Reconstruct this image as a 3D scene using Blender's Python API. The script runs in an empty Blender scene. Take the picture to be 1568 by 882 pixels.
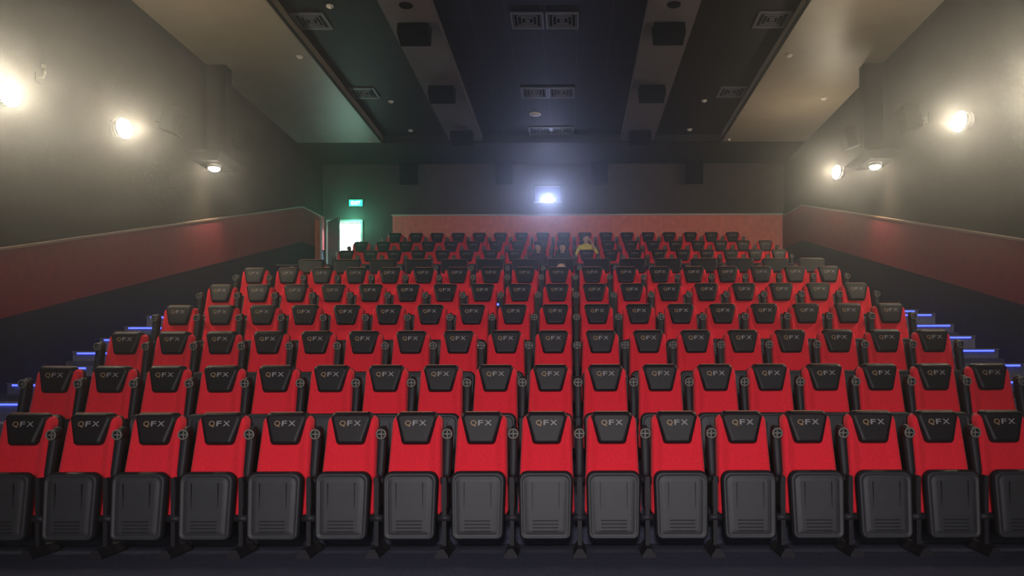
import bpy, math, random
from mathutils import Matrix, Vector
random.seed(3)
S=bpy.context.scene
COL=S.collection
F=1132.0
S.view_settings.view_transform='Standard'

# ------------------------------------------------------------------ materials
def mat(name, col, rough=0.7, spec=0.3, metal=0.0, emit=None, estr=0, noise=0.0, nscale=20, bump=0.0, bscale=200, sheen=0.0):
    m=bpy.data.materials.new(name); m.use_nodes=True
    nt=m.node_tree; b=nt.nodes['Principled BSDF']
    b.inputs['Base Color'].default_value=(*col,1)
    b.inputs['Roughness'].default_value=rough
    b.inputs['Specular IOR Level'].default_value=spec
    b.inputs['Metallic'].default_value=metal
    if sheen: b.inputs['Sheen Weight'].default_value=sheen
    if emit:
        b.inputs['Emission Color'].default_value=(*emit,1)
        b.inputs['Emission Strength'].default_value=estr
    tc=nt.nodes.new('ShaderNodeTexCoord')
    if noise>0:
        n=nt.nodes.new('ShaderNodeTexNoise'); n.inputs['Scale'].default_value=nscale; n.inputs['Detail'].default_value=5
        nt.links.new(tc.outputs['Object'],n.inputs['Vector'])
        r=nt.nodes.new('ShaderNodeValToRGB')
        r.color_ramp.elements[0].position=0.3; r.color_ramp.elements[1].position=0.7
        r.color_ramp.elements[0].color=(*[c*(1-noise) for c in col],1)
        r.color_ramp.elements[1].color=(*[min(1,c*(1+noise)) for c in col],1)
        nt.links.new(n.outputs['Fac'],r.inputs['Fac']); nt.links.new(r.outputs['Color'],b.inputs['Base Color'])
    if bump>0:
        n2=nt.nodes.new('ShaderNodeTexNoise'); n2.inputs['Scale'].default_value=bscale; n2.inputs['Detail'].default_value=3
        nt.links.new(tc.outputs['Object'],n2.inputs['Vector'])
        bp=nt.nodes.new('ShaderNodeBump'); bp.inputs['Strength'].default_value=bump; bp.inputs['Distance'].default_value=0.01
        nt.links.new(n2.outputs['Fac'],bp.inputs['Height']); nt.links.new(bp.outputs['Normal'],b.inputs['Normal'])
    return m

def tilemat(name,c1,mortar,sx,rough=0.6):
    m=bpy.data.materials.new(name); m.use_nodes=True
    nt=m.node_tree; b=nt.nodes['Principled BSDF']
    tc=nt.nodes.new('ShaderNodeTexCoord')
    br=nt.nodes.new('ShaderNodeTexBrick'); br.offset=0.0; br.squash=1.0
    br.inputs['Scale'].default_value=1.0
    br.inputs['Brick Width'].default_value=sx; br.inputs['Row Height'].default_value=sx
    br.inputs['Mortar Size'].default_value=0.012
    br.inputs['Color1'].default_value=(*c1,1); br.inputs['Color2'].default_value=(*[c*0.85 for c in c1],1)
    br.inputs['Mortar'].default_value=(*mortar,1)
    nt.links.new(tc.outputs['Object'],br.inputs['Vector']); nt.links.new(br.outputs['Color'],b.inputs['Base Color'])
    b.inputs['Roughness'].default_value=rough
    b.inputs['Specular IOR Level'].default_value=0.08
    return m

M={}
M['red']=mat('red_fabric',(0.74,0.019,0.036),0.85,0.15,noise=0.10,nscale=60,bump=0.25,bscale=500,sheen=0.1)
M['blk']=mat('black_plastic',(0.014,0.013,0.017),0.55,0.3,bump=0.1,bscale=400)
M['pan']=mat('seat_pan_plastic',(0.030,0.030,0.034),0.5,0.4,noise=0.1,nscale=15,bump=0.15,bscale=500)
M['lea']=mat('black_leather',(0.009,0.006,0.009),0.45,0.28,bump=0.2,bscale=250)
M['gold']=mat('gold_print',(0.28,0.18,0.09),0.5)
M['silv']=mat('silver_print',(0.26,0.24,0.24),0.5)
M['stitch']=mat('stitch_thread',(0.35,0.16,0.10),0.7)
M['wall']=mat('wall_paint_dark',(0.0105,0.0082,0.0064),0.9,0.03,noise=0.15,nscale=3,bump=0.25,bscale=60)
M['wallback']=mat('wall_fabric_grey',(0.072,0.054,0.050),0.85,0.2,noise=0.12,nscale=6,bump=0.2,bscale=80)
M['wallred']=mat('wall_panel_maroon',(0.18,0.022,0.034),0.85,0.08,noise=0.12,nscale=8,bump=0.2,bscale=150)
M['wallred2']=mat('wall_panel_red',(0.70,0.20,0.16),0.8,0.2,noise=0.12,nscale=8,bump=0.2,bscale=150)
M['navy']=mat('wall_navy_carpet',(0.014,0.012,0.036),0.9,0.1,noise=0.2,nscale=10,bump=0.2)
M['trim']=mat('trim_wood',(0.14,0.08,0.06),0.5,0.4,noise=0.1,nscale=5)
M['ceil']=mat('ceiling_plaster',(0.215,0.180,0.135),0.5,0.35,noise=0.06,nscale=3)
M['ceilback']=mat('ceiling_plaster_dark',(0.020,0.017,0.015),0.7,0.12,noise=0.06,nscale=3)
M['beam']=mat('beam_paint',(0.10,0.085,0.095),0.7,0.15,noise=0.06,nscale=4)
M['tileb']=tilemat('ceiling_tile_blue',(0.006,0.006,0.015),(0.026,0.026,0.05),0.6)
M['tiled']=tilemat('ceiling_tile_dark',(0.008,0.006,0.005),(0.020,0.017,0.015),0.6)
M['floor']=mat('carpet_dark',(0.048,0.050,0.078),0.95,0.1,noise=0.25,nscale=30,bump=0.3,bscale=300)
M['step']=mat('step_carpet',(0.13,0.13,0.17),0.9,0.1,noise=0.2,nscale=30,bump=0.3,bscale=300)
M['led']=mat('led_blue',(0.1,0.1,0.8),0.5,emit=(0.05,0.08,1.0),estr=4)
M['lamp']=mat('lamp_diffuser',(1,0.95,0.85),0.5,emit=(1.0,0.88,0.66),estr=200)
M['met']=mat('painted_metal',(0.006,0.005,0.0046),0.75,0.05)
M['grey']=mat('grey_plastic',(0.16,0.15,0.13),0.5)
M['dgrey']=mat('bracket_grey',(0.06,0.055,0.045),0.5)
M['white']=mat('white_plastic',(0.62,0.58,0.52),0.5)
M['spk']=mat('speaker_cabinet',(0.0028,0.0024,0.0024),0.85,0.03,bump=0.1)
M['grl']=mat('speaker_grille',(0.003,0.0028,0.0028),0.9,0.02,bump=0.5,bscale=300)
M['vent']=mat('vent_grey',(0.09,0.09,0.11),0.5)
M['exit']=mat('exit_green',(0.0,0.4,0.2),0.5,emit=(0.02,0.9,0.42),estr=5)
M['exitw']=mat('exit_letters',(0.9,1,0.9),0.5,emit=(0.75,1,0.85),estr=8)
M['lens']=mat('projector_lens',(0.6,0.7,1),0.2,emit=(0.55,0.62,1.0),estr=330)
M['glass']=mat('port_glass',(0.04,0.05,0.09),0.15,0.5)
M['corr']=mat('corridor_paint',(0.75,0.85,0.82),0.7)
M['orange']=mat('orange_panel',(0.75,0.13,0.05),0.6,noise=0.1,nscale=6)
M['door']=mat('door_leaf',(0.13,0.17,0.18),0.5,noise=0.1,nscale=4)
M['frame']=mat('door_frame',(0.42,0.42,0.40),0.45)
M['screen']=mat('screen_fabric',(0.7,0.7,0.7),0.9)

# ------------------------------------------------------------------ builder
class B:
    def __init__(s): s.v=[];s.f=[];s.m=[];s.mats=[];s.sm=[]
    def mi(s,k):
        if k not in s.mats: s.mats.append(k)
        return s.mats.index(k)
    def face(s,idx,k,sm=False): s.f.append(idx); s.m.append(s.mi(k)); s.sm.append(sm)
    def box(s,x0,x1,y0,y1,z0,z1,k,T=None):
        o=len(s.v)
        P=[(x,y,z) for z in (z0,z1) for y in (y0,y1) for x in (x0,x1)]
        if T is not None: P=[tuple(T@Vector(p)) for p in P]
        s.v+=P
        for q in ((0,2,3,1),(4,5,7,6),(0,1,5,4),(1,3,7,5),(3,2,6,7),(2,0,4,6)): s.face([o+i for i in q],k)
    def cbox(s,c,d,k,T=None):
        s.box(c[0]-d[0]/2,c[0]+d[0]/2,c[1]-d[1]/2,c[1]+d[1]/2,c[2]-d[2]/2,c[2]+d[2]/2,k,T)
    def loft(s,rings,ks,cap0=None,cap1=None,sm=True):
        o=len(s.v);n=len(rings[0])
        for r in rings: s.v+= [tuple(p) for p in r]
        for j in range(len(rings)-1):
            for i in range(n):
                a=o+j*n+i;b=o+j*n+(i+1)%n
                s.face([a,b,b+n,a+n],ks[j] if isinstance(ks,(list,tuple)) else ks,sm)
        if cap0: s.face([o+i for i in range(n)][::-1],cap0,False)
        if cap1: s.face([o+(len(rings)-1)*n+i for i in range(n)],cap1,False)
    def cyl(s,p0,p1,r0,r1,k,n=16,cap=True,sm=True):
        p0=Vector(p0);p1=Vector(p1);d=(p1-p0).normalized()
        a=Vector((0,0,1)) if abs(d.z)<0.9 else Vector((1,0,0))
        u=d.cross(a).normalized();w=d.cross(u)
        R=[]
        for p,r in ((p0,r0),(p1,r1)):
            R.append([p+u*math.cos(t*2*math.pi/n)*r+w*math.sin(t*2*math.pi/n)*r for t in range(n)])
        s.loft(R,k,k if cap else None,k if cap else None,sm)
    def dome(s,c,d,r,h,k,n=20,m=6):
        c=Vector(c);d=Vector(d).normalized()
        a=Vector((0,0,1)) if abs(d.z)<0.9 else Vector((1,0,0))
        u=d.cross(a).normalized();w=d.cross(u);R=[]
        for j in range(m):
            t=j/m*math.pi/2
            R.append([c+d*h*math.sin(t)+(u*math.cos(i*2*math.pi/n)+w*math.sin(i*2*math.pi/n))*r*math.cos(t) for i in range(n)])
        s.loft(R,k,k,k)
    def ell(s,c,r,k,n=12,m=8):
        c=Vector(c);R=[]
        for j in range(m+1):
            t=-math.pi/2+math.pi*(j+0.02)/(m+0.04)
            R.append([c+Vector((r[0]*math.cos(t)*math.cos(i*2*math.pi/n),r[1]*math.cos(t)*math.sin(i*2*math.pi/n),r[2]*math.sin(t))) for i in range(n)])
        s.loft(R,k,k,k)
    def mesh(s,name,fixn=True):
        me=bpy.data.meshes.new(name); me.from_pydata(s.v,[],s.f)
        for k in s.mats: me.materials.append(M[k])
        for p,mi,sm in zip(me.polygons,s.m,s.sm): p.material_index=mi; p.use_smooth=sm
        if fixn:
            import bmesh
            bm=bmesh.new(); bm.from_mesh(me); bmesh.ops.recalc_face_normals(bm,faces=bm.faces); bm.to_mesh(me); bm.free()
        me.update()
        return me
    def obj(s,name,loc=(0,0,0),parent=None,bevel=0):
        o=bpy.data.objects.new(name,s.mesh(name)); COL.objects.link(o); o.location=loc
        if parent: o.parent=parent
        if bevel:
            b=o.modifiers.new('bevel','BEVEL'); b.width=bevel; b.segments=2; b.limit_method='ANGLE'
        return o
def inst(me,name,loc,rot=(0,0,0)):
    o=bpy.data.objects.new(name,me); COL.objects.link(o); o.location=loc; o.rotation_euler=rot; return o

def textgeo(txt,size,off=0.0):
    c=bpy.data.curves.new('t','FONT'); c.body=txt; c.size=size; c.align_x='LEFT'; c.offset=off; c.resolution_u=2
    o=bpy.data.objects.new('t',c); COL.objects.link(o)
    bpy.context.view_layer.update()
    me=bpy.data.meshes.new_from_object(o.evaluated_get(bpy.context.evaluated_depsgraph_get()))
    V=[v.co.copy() for v in me.vertices];P=[list(p.vertices) for p in me.polygons]
    bpy.data.objects.remove(o); bpy.data.curves.remove(c); bpy.data.meshes.remove(me)
    return V,P
def addtext(b,txt,size,x0,width,z0,yfun,k,off=0.002):
    V,P=textgeo(txt,size,off)
    xs=[v.x for v in V];mn=min(xs);sc=width/(max(xs)-mn)
    o=len(b.v)
    for v in V:
        x=x0+(v.x-mn)*sc; z=z0+v.y
        b.v.append((x,yfun(z),z))
    for p in P: b.face([o+i for i in p],k)

# ------------------------------------------------------------------ seat
def outline(wt,wb,z0,z1,rt,rb,inset,n=5):
    wt=wt-2*inset; wb=wb-2*inset; z0+=inset; z1-=inset
    rt=max(0.012,rt-inset*0.6); rb=max(0.012,rb-inset*0.6)
    P=[]
    for cx,cz,r,a0 in ((wt/2-rt,z1-rt,rt,0),(-wt/2+rt,z1-rt,rt,90),(-wb/2+rb,z0+rb,rb,180),(wb/2-rb,z0+rb,rb,270)):
        for i in range(n+1):
            a=math.radians(a0+90*i/n)
            P.append((cx+r*math.cos(a),cz+r*math.sin(a)))
    return P
LEAN=0.25
def seat_mesh(name,arms='L',pan='up',logo=True,xs=1.0,hw=(0.355,0.25)):
    b=B()
    sh=lambda z:(z-1.1)*LEAN
    def rings(spec,wt,wb,z0,z1,rt,rb,shf):
        return [[(x*xs,y+shf(z),z) for x,z in outline(wt,wb,z0,z1,rt,rb,i)] for y,i in spec]
    b.loft(rings([(0.125,0.05),(0.115,0.012),(0.085,0.0),(0.05,0.0),(-0.01,0.002),(-0.035,0.012),(-0.042,0.030),(-0.036,0.055),(-0.015,0.085),(-0.008,0.11)],
        0.425,0.48,0.30,1.14,0.06,0.05,sh),['blk','blk','blk','red','red','red','red','red','red'],'blk','red')
    b.loft(rings([(0.02,0.0),(-0.035,0.0),(-0.058,0.006),(-0.070,0.020),(-0.074,0.035)],hw[0],hw[1],0.895,1.168,0.045,0.035,sh),'lea',None,'lea')
    b.cbox((0,-0.045+sh(1.168),1.169),((hw[0]-0.08)*xs,0.01,0.006),'stitch')
    if logo:
        yf=lambda z:-0.0765+sh(z)
        addtext(b,'Q',0.062,-0.092,0.054,1.055,yf,'gold',0.001)
        addtext(b,'F',0.062,-0.026,0.044,1.055,yf,'silv',0.001)
        addtext(b,'X',0.062,0.030,0.062,1.055,yf,'silv',0.001)
    psh=lambda z:-0.275-(0.68-z)*0.10
    R=[(0.075,0.05),(0.065,0.02),(0.03,0.0),(-0.005,0.0),(-0.03,0.004),(-0.042,0.016),(-0.040,0.030),(-0.032,0.036),(-0.038,0.050),(-0.043,0.08)]
    if pan=='up':
        b.loft(rings(R,0.450,0.43,0.130,0.685,0.070,0.05,psh),['red','red','blk','blk','blk','pan','pan','pan','pan'],'red','pan')
        for k in range(4):
            z=0.205+0.028*k
            b.cbox((0,-0.046+psh(z),z),(0.21*xs,0.006,0.008),'blk')
        for sx in (-1,1):
            b.box(sx*0.11*xs-0.002,sx*0.11*xs+0.002,-0.052+psh(0.48),-0.040+psh(0.48),0.36,0.60,'blk')
    else:
        P=[]
        for y,i in R:
            P.append([(x*xs,-0.62+(zz-0.135),0.44+y) for x,zz in outline(0.435,0.405,0.135,0.62,0.085,0.05,i)])
        b.loft(P,['red','red','blk','blk','blk','pan','pan','pan','pan'],'red','pan')
    L=[]
    if 'L' in arms: L.append(-0.28*xs)
    if 'R' in arms: L.append(0.28*xs)
    for ax in L:
        T=Matrix.Translation((ax,-0.27,0))
        b.cbox((0,0,0.32),(0.035,0.075,0.64),'blk',T)
        b.cbox((0,0.08,0.50),(0.042,0.22,0.22),'blk',T)
        b.loft([[(ax+sx*w,-0.27+yy,z) for sx,yy in ((-1,-0.17),(1,-0.17),(1,0.17),(-1,0.17))] for w,z in ((0.055,0.0),(0.055,0.02),(0.02,0.075))],'blk','blk','blk',sm=False)
        for yy in (-0.40,-0.14):
            b.cyl((ax-0.035,yy,0.02),(ax-0.035,yy,0.035),0.012,0.012,'pan',8)
            b.cyl((ax+0.035,yy,0.02),(ax+0.035,yy,0.035),0.012,0.012,'pan',8)
        b.cyl((ax-0.055,-0.285,0.30),(ax+0.055,-0.285,0.30),0.032,0.032,'blk',12)
        b.cyl((ax-0.045,-0.20,0.60),(ax+0.045,-0.20,0.60),0.028,0.028,'blk',12)
        ring=lambda t,w,d:[(ax+sx*w,-0.16+0.10*t+sy*d,0.60+0.42*t) for sx,sy in ((-1,-1),(-.6,-1.3),(.6,-1.3),(1,-1),(1,1),(-1,1))]
        b.loft([ring(0,0.020,0.03),ring(0.15,0.030,0.04),ring(0.8,0.034,0.042),ring(1.0,0.030,0.036),ring(1.07,0.015,0.02)],'blk','blk','blk')
        cz=0.985; cy=-0.145
        n=20
        rr=[]
        for rad,yo in ((0.046,0.06),(0.046,0.0),(0.042,-0.006),(0.034,-0.006),(0.032,0.0),(0.032,0.03)):
            rr.append([(ax+rad*math.cos(i*2*math.pi/n),cy+yo,cz+rad*math.sin(i*2*math.pi/n)) for i in range(n)])
        b.loft(rr,['blk','grey','grey','grey','blk'],'blk','blk')
        b.cbox((ax,cy+0.012,cz),(0.064,0.01,0.010),'grey'); b.cbox((ax,cy+0.012,cz),(0.010,0.01,0.064),'grey')
    return b.mesh(name)

seatL=seat_mesh('cinema_seat_mesh','L')
seatLR=seat_mesh('cinema_seat_end_mesh','LR')
seatOcc=seat_mesh('cinema_seat_open_mesh','L',pan='down')
reclL=seat_mesh('recliner_mesh','L',logo=False,xs=1.15,hw=(0.43,0.40))
reclOcc=seat_mesh('recliner_open_mesh','L',pan='down',logo=False,xs=1.15,hw=(0.43,0.40))

D=1.18; DH=0.428; Z1=6.34
YO=0.07
for r in range(6):
    for i in range(18):
        inst(seatLR if i==17 else seatL,'cinema_seat',((i-8.5)*0.56,Z1+r*D+YO,r*DH))
for i in range(15):
    x=0.31+0.65*(i-7)
    inst(reclOcc if i==7 else reclL,'recliner_seat',(x,Z1+6*D+YO,6*DH-0.10))
UP=[(17.2,3.29,-9,9,(-1,0)),(18.4,3.72,-9,9,(1,)),(19.6,4.17,-8,8,())]
for (yy,zz,a,bb,occ) in UP:
    for n in range(a,bb+1):
        me=seatOcc if n in occ else (seatLR if n==bb else seatL)
        inst(me,'cinema_seat',(0.29+0.56*n,yy+YO,zz))

# ------------------------------------------------------------------ floor tiers
W=6.43
b=B()
st=lambda i:Z1+(i-1)*D-1.03
b.box(-W,W,-5.5,st(2),-0.3,0,'floor')
for i in range(2,8):
    e=st(i+1) if i<7 else 16.25
    z=(i-1)*DH - (0.10 if i==7 else 0)
    b.box(-W,W,st(i),e,-0.3,z,'floor')
b.box(-W,W,16.25,17.45,-0.3,3.29,'floor')
b.box(-W,W,17.45,18.65,-0.3,3.72,'floor')
b.box(-4.9,W,18.65,20.7,-0.3,4.17,'floor')
b.box(-W,-4.9,18.65,22.6,-0.3,3.72,'floor')
b.obj('floor')
# aisle stairs: two treads per tier
for side in (-1,1):
    b=B(); l=B()
    xa,xb=(5.42,W-0.062)
    X=sorted((side*xa,side*xb)); Xl=sorted((side*5.80,side*6.30))
    n=12; y00=st(2)-0.45
    for k in range(n):
        y0=y00+k*D/2; z=(k+1)*DH/2+0.13
        if k==n-1: z=2.60
        y1=y0+D/2 if k<n-1 else st(7)+0.8
        base=max(0,(k-1))*DH/2-0.02 if k<n-1 else z-0.45
        b.box(X[0],X[1],y0,y1,base,z,'step')
        b.box(X[0],X[1],y0-0.02,y0+0.03,z-0.010,z+0.006,'step')
        l.box(Xl[0],Xl[1],y0-0.018,y0-0.001,z-0.034,z-0.012,'led')
    for k,(yy,z0,z1,ye) in enumerate(((15.6,2.468,2.74,15.95),(15.95,2.468,3.01,16.25),(17.15,3.29,3.50,17.45),(18.3,3.72,3.94,18.65))):
        if side<0 and k==3: continue
        X2=sorted((side*5.70,side*xb))
        b.box(X2[0],X2[1],yy,ye,z0,z1,'navy')
    b.obj('aisle_stairs'); l.obj('stair_led_strip')

# ------------------------------------------------------------------ shell
HC=7.44
H=7.9
for side,nm in ((-1,'left'),(1,'right')):
    b=B(); X=sorted((side*W,side*(W+0.2)))
    b.box(X[0],X[1],-5.7,20.7+(2.0 if side<0 else 0),-0.3,H,'wall')
    b.obj('wall_'+nm)
    def prism(b,prof_t,prof_b,x0,x1,k):
        R=[]
        for (yt,zt),(yb,zb) in zip(prof_t,prof_b):
            R.append([(x0,yb,zb),(x1,yb,zb),(x1,yt,zt),(x0,yt,zt)])
        b.loft(R,k,k,k,sm=False)
    yk=18.8
    top=[(0,0.485),(yk,5.83),(20.47,5.92)]
    bot=[(0,-0.38+0.1),(yk,4.96),(20.47,5.02)]
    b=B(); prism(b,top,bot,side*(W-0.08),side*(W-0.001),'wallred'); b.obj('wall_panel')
    b=B(); prism(b,[(y,z+0.0) for y,z in bot],[(y,-0.25) for y,z in bot],side*(W-0.06),side*(W-0.001),'navy')
    b.obj('wall_cladding')
    b=B(); prism(b,[(y,z+0.03) for y,z in top],[(y,z+0.002) for y,z in top],side*(W-0.09),side*(W-0.002),'trim'); b.obj('trim_rail')
DX0,DX1,DZ=-6.27,-5.37,5.83
b=B()
b.box(-W,DX0,20.6,20.8,0,H,'wallback'); b.box(DX0,DX1,20.6,20.8,DZ,H,'wallback')
PX0,PX1,PZ0,PZ1=-0.52,0.20,6.38,6.82
b.box(DX1,PX0,20.6,20.8,0,H,'wallback'); b.box(PX1,W,20.6,20.8,0,H,'wallback')
b.box(PX0,PX1,20.6,20.8,0,PZ0,'wallback'); b.box(PX0,PX1,20.6,20.8,PZ1,H,'wallback')
b.obj('wall_back')
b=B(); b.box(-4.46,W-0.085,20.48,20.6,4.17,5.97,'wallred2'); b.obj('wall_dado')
b=B(); b.box(-4.48,W-0.085,20.45,20.6,5.97,6.01,'frame'); b.obj('trim_dado')
b=B(); b.box(-W,W,-5.9,-5.7,-0.3,H,'wall'); b.obj('wall_front')
b=B(); b.box(-5.6,5.6,-5.46,-5.42,0.9,5.6,'screen'); b.box(-5.8,5.8,-5.5,-5.46,0.7,5.8,'spk'); 
for x in (-4,4): b.box(x-0.05,x+0.05,-5.6,-5.5,0.0,5.7,'met')
b.obj('cinema_screen')
b=B()
R=4.27; YB=18.7; HR=7.62
for s in (-1,1):
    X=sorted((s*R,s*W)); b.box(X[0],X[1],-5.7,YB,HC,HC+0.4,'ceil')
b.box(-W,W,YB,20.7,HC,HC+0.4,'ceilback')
b.obj('ceiling')
b=B(); 
b.box(-1.72,1.72,-5.7,YB,HR,HR+0.2,'tileb')
for s in (-1,1):
    X=sorted((s*1.72,s*R)); b.box(X[0],X[1],-5.7,YB,HR,HR+0.2,'tiled')
b.obj('ceiling_tiles')
for s in (-1,1):
    b=B(); X=sorted((s*1.75,s*2.58)); b.box(X[0],X[1],-5.6,YB-0.002,HC+0.03,HR-0.002,'beam'); b.obj('ceiling_beam')
b=B()
for s in (-1,1):
    X=sorted((s*(R-0.03),s*(R+0.03)));b.box(X[0],X[1],-5.5,YB,HC-0.015,HC-0.001,'met')
b.box(-R,R,YB-0.03,YB+0.03,HC-0.015,HC-0.001,'met'); b.obj('trim_ceiling')

def vent(x,y,z=HR,s=0.56):
    b=B(); h=s/2
    for (x0,x1,y0,y1) in ((-h,h,-h,-h+0.03),(-h,h,h-0.03,h),(-h,-h+0.03,-h+.03,h-.03),(h-0.03,h,-h+.03,h-.03)):
        b.box(x0,x1,y0,y1,-0.03,-0.001,'vent')
    n=8
    for i in range(n):
        t=-h+0.05+i*(s-0.10)/(n-1)
        a=abs(t)
        b.box(-a,a,t-0.006,t+0.006,-0.025,-0.006,'vent')
        b.box(t-0.006,t+0.006,-a,a,-0.022,-0.009,'vent')
    b.box(-h,h,-h,h,-0.004,-0.001,'spk')
    b.obj('ceiling_vent',(x,y,z))
for x,y in ((-0.25,12.7),(0.35,12.7),(-0.29,15.9),(0.29,15.9),(-0.28,18.35),(0.28,18.35),(-3.95,12.7),(3.95,12.7),(-3.95,15.9),(3.95,15.9)):
    vent(x,y)
def detector(x,y,z,r=0.06):
    b=B(); b.cyl((0,0,0),(0,0,-0.02),r,r,'white',20); b.dome((0,0,-0.02),(0,0,-1),r*0.75,0.03,'white',16,4); b.obj('smoke_detector',(x,y,z))
for x,y,z,r in ((-3.48,12.2,HR,.06),(-4.53,13.7,HC,.06),(-3.5,16.4,HR,.06),(-3.48,18.3,HR,.06),(4.54,13.7,HC,.06),(3.45,16.4,HR,.06),(3.43,18.3,HR,.06),
        (5.9,15.8,HC,.06),(4.45,18.5,HC,.04),(-4.56,18.55,HC,.04),(-0.34,17.2,HR,.14)): detector(x,y,z-0.001,r)
for s in (-1,1):
    for y in (11.9,):
        b=B(); b.cyl((0,0,0),(0,0,-0.015),0.11,0.10,'spk',20); b.cyl((0,0,-.015),(0,0,-0.02),0.07,0.07,'met',20); b.obj('recessed_downlight',(s*2.16,y,HC+0.03))
for s in (-1,1):
    for y in (12.55,15.2,17.95):
        b=B()
        b.cbox((0,0.05,-0.02),(0.16,0.16,0.04),'met')
        T=Matrix.Translation((0,0,-0.17))@Matrix.Rotation(math.radians(-20),4,'X')
        b.cbox((0,0,0),(0.52,0.32,0.20),'spk',T)
        b.cbox((0,-0.165,0),(0.46,0.015,0.16),'grl',T)
        b.cbox((-0.275,0.0,0.06),(0.02,0.07,0.16),'met',T); b.cbox((0.275,0.0,0.06),(0.02,0.07,0.16),'met',T)
        b.obj('ceiling_speaker',(s*2.16,y,HC+0.03),bevel=0.008)

def wall_speaker(loc,rotz,tilt,w=0.36,h=0.52,d=0.32):
    b=B()
    T=Matrix.Rotation(tilt,4,'X')
    R=[]
    for y,sc in ((-d/2,1.0),(d/2-0.06,0.85),(d/2,0.75)):
        R.append([tuple(T@Vector((sx*w/2*sc,y,sz*h/2*(0.5+sc/2)))) for sx,sz in ((-1,-1),(1,-1),(1,1),(-1,1))])
    b.loft(R,'spk','spk','spk',sm=False)
    b.cbox((0,-d/2-0.008,0),(w*0.92,0.016,h*0.94),'grl',T)
    b.cyl(T@Vector((0,-d/2-0.018,-h*0.18)),T@Vector((0,-d/2-0.014,-h*0.18)),w*0.36,w*0.36,'spk',20)
    b.cyl(T@Vector((0,-d/2-0.018,h*0.28)),T@Vector((0,-d/2-0.014,h*0.28)),w*0.16,w*0.16,'spk',16)
    b.cyl((0,d/2-0.02,0),(0,d/2+0.13,0),0.022,0.022,'met',10)
    b.cbox((0,d/2+0.135,0),(0.12,0.012,0.18),'met')
    o=b.obj('wall_speaker',loc); o.rotation_euler=(0,0,rotz); return o
for x in (-3.94,-1.34,1.26,3.85):
    wall_speaker((x,20.6-0.31,7.08),0,math.radians(8),0.48,0.58,0.32)
for s in (-1,1):
    for y,z in ((12.3,5.76),(14.95,6.30)):
        wall_speaker((s*(W-0.295),y,z),math.radians(-90*s) ,math.radians(14),0.28,0.42,0.28)
# small camera bracket on the left wall
s=-1
b=B(); pts=[Vector((0,0,0)),Vector((-s*.07,0,.0)),Vector((-s*.10,0,.05)),Vector((-s*.08,0,.12))]
for p,q in zip(pts,pts[1:]): b.cyl(p,q,0.014,0.014,'dgrey',8)
b.cyl((-s*.08,0,.12),(-s*.08,0,.17),0.03,0.03,'dgrey',14)
b.cbox((-s*0.006,0,0),(0.012,0.10,0.12),'met'); b.obj('security_camera',(s*(W-0.001),9.6,5.38))

for s in (-1,1):
    b=B(); X=sorted((s*(W-0.36),s*W)); b.box(X[0],X[1],14.05,14.3,5.62,HC,'met'); b.obj('wall_column')
    b=B()
    R=[]
    for z,e in ((5.61,0.0),(5.57,0.0),(5.46,0.14)):
        X0=W-0.002; X1=W-0.60+e
        R.append([(s*X0,13.35+e,z),(s*X1,13.35+e,z),(s*X1,14.40-e,z),(s*X0,14.40-e,z)])
    b.loft(R,'met','met','met',sm=False)
    b.cyl((s*(W-0.26),13.8,5.46),(s*(W-0.26),13.8,5.40),0.12,0.12,'met',20)
    b.dome((s*(W-0.26),13.8,5.40),(0,0,-1),0.10,0.06,'lamp')
    b.obj('canopy_downlight')
    L=bpy.data.lights.new('canopy_spot','SPOT'); L.energy=170; L.color=(1,0.80,0.50); L.spot_size=math.radians(95); L.spot_blend=0.8; L.shadow_soft_size=0.08
    o=bpy.data.objects.new('canopy_spot',L); COL.objects.link(o); o.location=(s*(W-0.26),13.8,5.32)

E_SC=32
def sconce(x,y,z,s,double=False):
    b=B(); k='lamp'
    b.cyl((0,0,0),(-s*0.03,0,0),0.13,0.13,'met',24)
    b.cyl((-s*0.03,0,0),(-s*0.10,0,0),0.07,0.07,'met',16)
    for dy in ((-0.17,0.17) if double else (0,)):
        b.cyl((-s*0.08,dy,0),(-s*0.15,dy-0.01,0),0.13,0.150,'met',24)
        b.dome((-s*0.15,dy-0.01,0),(-s*1,-0.15,0),0.145,0.09,k)
    b.obj('wall_lamp',(x,y,z))
    L=bpy.data.lights.new('wall_lamp_bulb','POINT'); L.energy=E_SC*(1.1 if double else 1); L.color=(1,0.82,0.56); L.shadow_soft_size=0.10
    o=bpy.data.objects.new('wall_lamp_bulb',L); COL.objects.link(o); o.location=(x-s*0.38,y-0.05,z)
X=W-0.001
sconce(-X,8.75,4.90,-1,True); sconce(-X,11.2,5.26,-1)
sconce(X,8.75,4.90,1,True); sconce(X,11.0,5.26,1); sconce(X,16.1,5.93,1)

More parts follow.
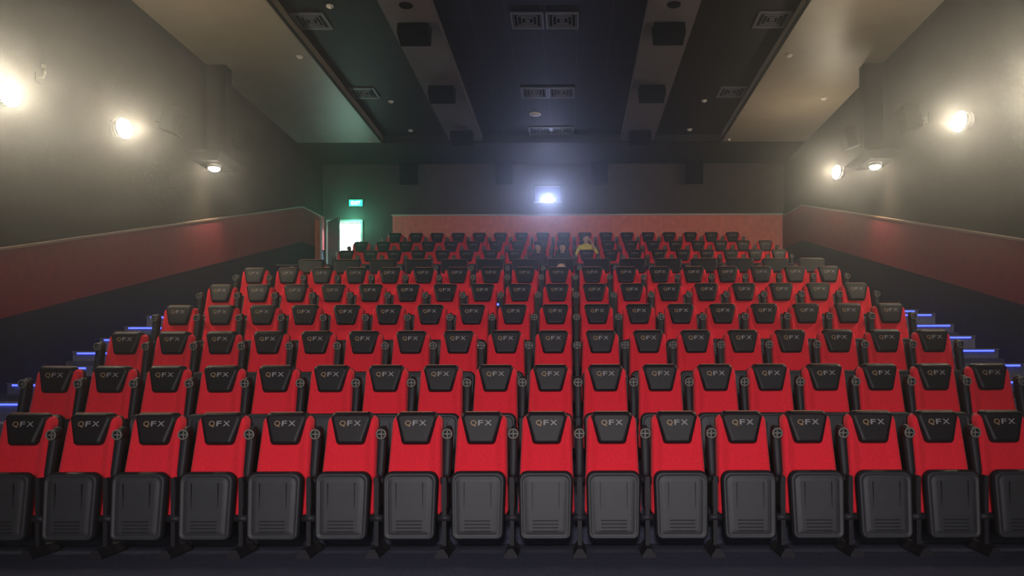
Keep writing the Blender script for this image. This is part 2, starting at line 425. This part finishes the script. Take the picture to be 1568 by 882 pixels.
b=B()
b.box(PX0-0.03,PX1+0.03,20.56,20.60,PZ0-0.03,PZ0,'frame');b.box(PX0-0.03,PX1+0.03,20.56,20.60,PZ1,PZ1+0.03,'met')
b.box(PX0-0.03,PX0,20.56,20.60,PZ0,PZ1,'met');b.box(PX1,PX1+0.03,20.56,20.60,PZ0,PZ1,'met')
b.box(PX0,PX1,20.70,20.71,PZ0,PZ1,'glass')
b.cyl((-0.15,20.69,6.47),(-0.15,20.62,6.47),0.085,0.085,'met',20)
b.dome((-0.15,20.62,6.47),(0,-1,0),0.08,0.03,'lens')
b.box(-0.28,-0.02,20.63,20.66,6.42,6.50,'lens')
b.obj('projector_window')
L=bpy.data.lights.new('projector_beam','SPOT'); L.energy=170; L.color=(0.45,0.55,1.0); L.spot_size=math.radians(46); L.spot_blend=0.7; L.shadow_soft_size=0.05
o=bpy.data.objects.new('projector_beam',L); COL.objects.link(o); o.location=(-0.15,20.54,6.46); o.rotation_euler=(math.radians(-90+11),0,0)

b=B(); b.cbox((0,0,0),(0.38,0.06,0.19),'met'); b.cbox((0,-0.033,0),(0.36,0.006,0.17),'exit')
addtext(b,'EXIT',0.14,-0.13,0.26,-0.048,lambda z:-0.038,'exitw',0.002)
b.cyl((0,0,0.095),(0,0,0.2),0.01,0.01,'met',8); b.cbox((0,0.03,0.2),(0.1,0.07,0.02),'met')
b.obj('exit_sign',(-5.48,20.52,6.34))
L=bpy.data.lights.new('exit_glow','POINT'); L.energy=22; L.color=(0.18,1.0,0.6); L.shadow_soft_size=0.1
o=bpy.data.objects.new('exit_glow',L); COL.objects.link(o); o.location=(-5.48,20.2,5.8)

b=B()
b.box(DX0-0.06,DX0,20.54,20.59,3.72,DZ+0.06,'frame'); b.box(DX1,DX1+0.06,20.54,20.59,3.72,DZ+0.06,'frame'); b.box(DX0,DX1,20.54,20.59,DZ,DZ+0.06,'frame')
T=Matrix.Translation((DX0+0.03,20.50,0))@Matrix.Rotation(math.radians(-52),4,'Z')
b.box(0,0.80,-0.022,0.022,3.74,DZ-0.01,'door',T); b.cbox((0.72,-0.045,4.75),(0.03,0.03,0.25),'frame',T)
b.obj('door_1')
b=B()
b.box(DX0-0.3,DX1+1.0,22.5,22.6,3.72,6.4,'corr'); b.box(DX1+0.9,DX1+1.0,20.8,22.5,3.72,6.4,'corr'); b.box(DX0-0.3,DX1+1.0,20.8,22.6,6.4,6.5,'corr'); b.box(DX0-0.15,DX0-0.12,20.85,22.5,3.72,6.4,'corr')
b.obj('wall_corridor')
L=bpy.data.lights.new('corridor_lamp','AREA'); L.energy=1100; L.size=0.8; L.color=(0.80,1,0.93)
o=bpy.data.objects.new('corridor_lamp',L); COL.objects.link(o); o.location=(-5.6,21.6,6.3)
b=B(); b.box(-W+0.081,-W+0.10,19.75,20.05,3.9,5.75,'orange'); b.box(-W+0.081,-W+0.12,20.08,20.14,3.9,5.8,'frame'); b.obj('wall_strip_panel')

b=B(); b.box(-5.1,5.15,14.02,14.12,2.468,3.60,'navy'); b.box(-5.1,5.15,13.99,14.15,3.60,3.635,'blk'); b.obj('parapet')
b=B()
pts=[(5.32,14.2,3.30),(5.32,15.3,3.66)]
b.cyl(pts[0],pts[1],0.025,0.025,'white',10)
b.cyl((5.32,14.3,2.468),(5.32,14.3,3.33),0.02,0.02,'met',10); b.cyl((5.32,15.2,2.468),(5.32,15.2,3.63),0.02,0.02,'met',10)
b.obj('handrail')
b=B(); b.cbox((0,0,0),(0.05,0.03,0.04),'met'); b.dome((0,-0.015,0),(0,-1,0),0.018,0.015,'led'); b.obj('seat_marker_light',(-0.56,10.62,2.62-0.10))

# ------------------------------------------------------------------ people
def person(loc,shirt,hairc,skin,trouser,recline=False,longhair=False,turn=0.0,glasses=False,handup=False):
    k=str(len(bpy.data.objects))
    M['skin'+k]=mat('skin_'+k,skin,0.55,0.3,noise=0.05); M['shirt'+k]=mat('shirt_'+k,shirt,0.85,0.1,noise=0.15,nscale=12)
    M['trou'+k]=mat('trousers_'+k,trouser,0.85,0.1); M['hair'+k]=mat('hair_'+k,hairc,0.5,0.4,bump=0.4,bscale=150)
    SK,SH,TR,HA='skin'+k,'shirt'+k,'trou'+k,'hair'+k
    root=bpy.data.objects.new('seated_person',None); COL.objects.link(root); root.location=loc
    if not recline:
        pel=(0,0,0.575);sp=(0,0.05,0.74);ch=(0,0.10,0.93);nb=(0,0.13,1.035);nt=(0,0.12,1.10);hc=Vector((0,0.10,1.19)); kn=(-0.44,0.56); an=(-0.46,0.10)
    else:
        pel=(0,-0.05,0.555);sp=(0,0.05,0.66);ch=(0,0.13,0.78);nb=(0,0.17,0.87);nt=(0,0.16,0.92);hc=Vector((0,0.13,1.0)); kn=(-0.48,0.53); an=(-0.62,0.12)
    V=[];E=[];RR=[]
    def v(p,r,par=None):
        V.append(p);RR.append(r)
        if par is not None:E.append((par,len(V)-1))
        return len(V)-1
    a=v(pel,(.15,.11)); s1=v(sp,(.145,.10),a); c=v(ch,(.16,.105),s1); n0=v(nb,(.075,.065),c); n1=v(nt,(.052,.052),n0)
    wr=[]
    for s in (-1,1):
        shd=v((s*.155,ch[1]+0.01,ch[2]+0.05),(.062,.062),c)
        if handup and s>0:
            el=v((s*.27,ch[1]-0.18,ch[2]-0.14),(.045,.045),shd); w=(s*.13,ch[1]-0.30,ch[2]+0.10)
        else:
            el=v((s*.25,ch[1]-0.13,ch[2]-0.20),(.045,.045),shd); w=(s*.17,ch[1]-0.36,ch[2]-0.25)
        mid=v(tuple((Vector(V[el])*0.5+Vector(w)*0.5)),(.038,.038),el)
        wi=v(w,(.027,.030),mid); wr.append((Vector(w),(Vector(w)-Vector(V[el])).normalized(),s))
        hp=v((s*.09,pel[1]-0.03,pel[2]-0.015),(.095,.088),a); kk=v((s*.13,kn[0],kn[1]),(.065,.062),hp); ca=v((s*.13,(kn[0]+an[0])/2+0.03,(kn[1]+an[1])/2+.05),(.052,.055),kk)
        aa=v((s*.13,an[0],an[1]),(.038,.042),ca); v((s*.135,an[0]-0.16,0.045),(.042,.035),aa)
    def skinned(name,V,E,RR,sub,matf,root_i=0):
        me=bpy.data.meshes.new(name); me.from_pydata([tuple(x) for x in V],E,[]); o=bpy.data.objects.new(name,me); COL.objects.link(o)
        md=o.modifiers.new('skin','SKIN'); md.use_smooth_shade=True
        for i,r in enumerate(RR): me.skin_vertices[0].data[i].radius=r; me.skin_vertices[0].data[i].use_root=(i==root_i)
        sb=o.modifiers.new('sub','SUBSURF'); sb.levels=sub; sb.render_levels=sub
        bpy.context.view_layer.update()
        nm=bpy.data.meshes.new_from_object(o.evaluated_get(bpy.context.evaluated_depsgraph_get()))
        o.modifiers.clear(); o.data=nm; nm.materials.clear()
        keys=[];
        for p in nm.polygons:
            kk_=matf(p.center)
            if kk_ not in keys: keys.append(kk_); nm.materials.append(M[kk_])
            p.material_index=keys.index(kk_); p.use_smooth=True
        o.parent=root
        return o
    def bodymat(cn):
        if cn.z>nb[2]+0.02 and abs(cn.x)<0.09: return SK
        for (w,d,s) in wr:
            if (cn-w).length<0.17 and (cn-w).length<(cn-Vector(pel)).length and abs(cn.x)>0.1: return SK
        if cn.z<0.14: return HA
        if cn.z<pel[2]+0.02 and (cn.y<pel[1]-0.10 or cn.z<pel[2]+0.01): return TR
        return SH
    skinned('body',V,E,RR,2,bodymat)
    for (w,d,s) in wr:
        up=Vector((0,0,1)) ; side=d.cross(up).normalized(); nrm=side.cross(d).normalized()
        V2=[w-d*0.01,w+d*0.045];E2=[(0,1)];R2=[(.026,.018),(.034,.016)]
        for fi,(off,ln) in enumerate(((-.030,.062),(-.011,.074),(.010,.070),(.029,.056))):
            p=V2[1]+side*off*0.95+d*0.035; i0=len(V2); V2+= [p,p+d*ln*0.5-nrm*0.008,p+d*ln*0.85-nrm*0.028]; E2+=[(1,i0),(i0,i0+1),(i0+1,i0+2)]; R2+=[(.010,.010),(.009,.009),(.0075,.0075)]
        i0=len(V2); tsd=side*(-s)
        V2+=[w+d*0.025+tsd*0.035,w+d*0.06+tsd*0.052]; E2+=[(0,i0),(i0,i0+1)]; R2+=[(.011,.011),(.009,.009)]
        skinned('hand',V2,E2,R2,1,lambda c:SK)
    b=B(); n=24;m=18;Rg=[]
    for j in range(m+1):
        t=-math.pi/2+math.pi*(j+0.05)/(m+0.1); z=math.sin(t)
        ring=[]
        for i in range(n):
            ph=i*2*math.pi/n; x=math.cos(t)*math.cos(ph); y=math.cos(t)*math.sin(ph)
            jaw=1.0-0.30*max(0,-z)**1.2
            px=x*0.074*jaw; py=y*0.095*(1-0.12*max(0,-z)); pz=z*0.118
            fr=max(0,-y)
            py-=0.026*math.exp(-((px/0.011)**2))*math.exp(-(((pz+0.018)/0.020)**2))*fr
            py-=0.006*math.exp(-(((pz-0.022)/0.012)**2))*fr
            py+=0.008*(math.exp(-(((abs(px)-0.030)/0.014)**2)))*math.exp(-(((pz-0.003)/0.012)**2))*fr
            py-=0.010*math.exp(-((px/0.022)**2))*math.exp(-(((pz+0.095)/0.02)**2))*fr
            ring.append(Vector((px,py,pz)))
        Rg.append(ring)
    RT=Matrix.Rotation(turn,4,'Z')
    tr=lambda p:hc+(RT@Vector(p))
    b.loft([[tr(p) for p in r] for r in Rg],SK,SK,SK)
    M['lip'+k]=mat('lips_'+k,(skin[0]*0.7,skin[1]*0.45,skin[2]*0.45),0.5)
    for s in (-1,1):
        b.ell(tr((s*.030,-.079,.003)),(.013,.009,.008),'white',10,6); b.ell(tr((s*.030,-.087,.003)),(.005,.003,.005),'spk',8,5)
        b.ell(tr((s*.030,-.090,.022)),(.016,.004,.003),HA,8,5)
        b.ell(tr((s*.075,.005,-.005)),(.009,.018,.030),SK,10,6)
    b.ell(tr((0,-.088,-.052)),(.022,.006,.006),'lip'+k,10,5)
    b.obj('head',parent=root)
    b=B(); Rg=[]
    for j in range(13):
        t=math.pi/2-(math.pi*0.98)*j/12
        ring=[]
        for i in range(n):
            ph=i*2*math.pi/n; back=(math.sin(ph)+1)/2
            lim=0.34-(0.34+ (0.62 if longhair else 0.45))*min(1,back*1.7)**1.2
            tt=max(t,math.asin(max(-0.9,min(0.95,lim+0.03*math.sin(5*ph)))))
            z=math.sin(tt); jaw=1.0-0.22*max(0,-z)
            r=1.12+0.03*math.sin(7*ph+3*tt)
            ring.append(tr((math.cos(tt)*math.cos(ph)*0.074*jaw*r,math.cos(tt)*math.sin(ph)*0.095*r+0.004,z*0.118*1.09+0.002)))
        Rg.append(ring)
    b.loft(Rg,HA,HA,None)
    if longhair:
        for s in (-1,1):
            b.loft([[tr((s*(.072+.012*q)+ .026*math.cos(a_),.02+.045*math.sin(a_),.03-q*.09)) for a_ in [i*math.pi/5 for i in range(10)]] for q in (0,.8,1.8,2.6)],HA,HA,HA)
    b.obj('hair',parent=root)
    return root
person((0.85,18.4+YO-0.33,3.72),(0.72,0.58,0.09),(0.01,0.008,0.007),(0.50,0.30,0.20),(0.03,0.03,0.05),turn=0.25,handup=True)
person((0.29,17.2+YO-0.33,3.29),(0.03,0.03,0.035),(0.01,0.008,0.007),(0.50,0.29,0.20),(0.02,0.02,0.03),longhair=True)
person((-0.27,17.2+YO-0.33,3.29),(0.035,0.012,0.02),(0.01,0.008,0.007),(0.48,0.27,0.19),(0.02,0.02,0.03),longhair=True,turn=-0.2)
person((0.31,Z1+6*D+YO-0.30,6*DH-0.10),(0.05,0.03,0.04),(0.012,0.008,0.007),(0.55,0.33,0.24),(0.02,0.02,0.03),recline=True)

# ------------------------------------------------------------------ lights from screen side
def area(nm,loc,rot,e,sx,sy,col):
    L=bpy.data.lights.new(nm,'AREA'); L.shape='RECTANGLE'; L.size=sx; L.size_y=sy; L.energy=e; L.color=col
    o=bpy.data.objects.new(nm,L); COL.objects.link(o); o.location=loc; o.rotation_euler=rot; return o
area('screen_light',(0,-5.3,3.4),(math.radians(90),0,0),215,10.5,4.4,(1.0,0.93,0.95))
L=bpy.data.lights.new('added_front_spot','SPOT'); L.energy=2600; L.color=(1,0.95,0.97); L.spot_size=math.radians(62); L.spot_blend=1.0; L.shadow_soft_size=0.6  # added soft spot, not a hall lamp; brightens the middle of the front row
o=bpy.data.objects.new('added_front_spot',L); COL.objects.link(o); o.location=(0.3,-3.5,3.6)
d=Vector((0.1,7.5,0.7))-o.location; o.rotation_euler=d.to_track_quat('-Z','Y').to_euler()

# haze added to imitate the lens glow around the lamps
w=bpy.data.worlds.new('World'); S.world=w; w.use_nodes=True
nt=w.node_tree; nt.nodes['Background'].inputs['Color'].default_value=(0.02,0.02,0.025,1)
vs=nt.nodes.new('ShaderNodeVolumeScatter'); vs.inputs['Density'].default_value=0.0120; vs.inputs['Anisotropy'].default_value=0.90
nt.links.new(vs.outputs['Volume'],nt.nodes['World Output'].inputs['Volume'])

# ------------------------------------------------------------------ camera
cd=bpy.data.cameras.new('camera'); cam=bpy.data.objects.new('camera',cd); COL.objects.link(cam)
cd.sensor_width=36; cd.lens=F/1568*36; cd.shift_x=-92/1568; cd.shift_y=139/1568; cd.clip_start=0.05
cam.matrix_world=Matrix.Translation((0.5,0,1.45))@Matrix.Rotation(math.radians(90),4,'X')@Matrix.Rotation(-0.003,4,'Z')
S.camera=cam
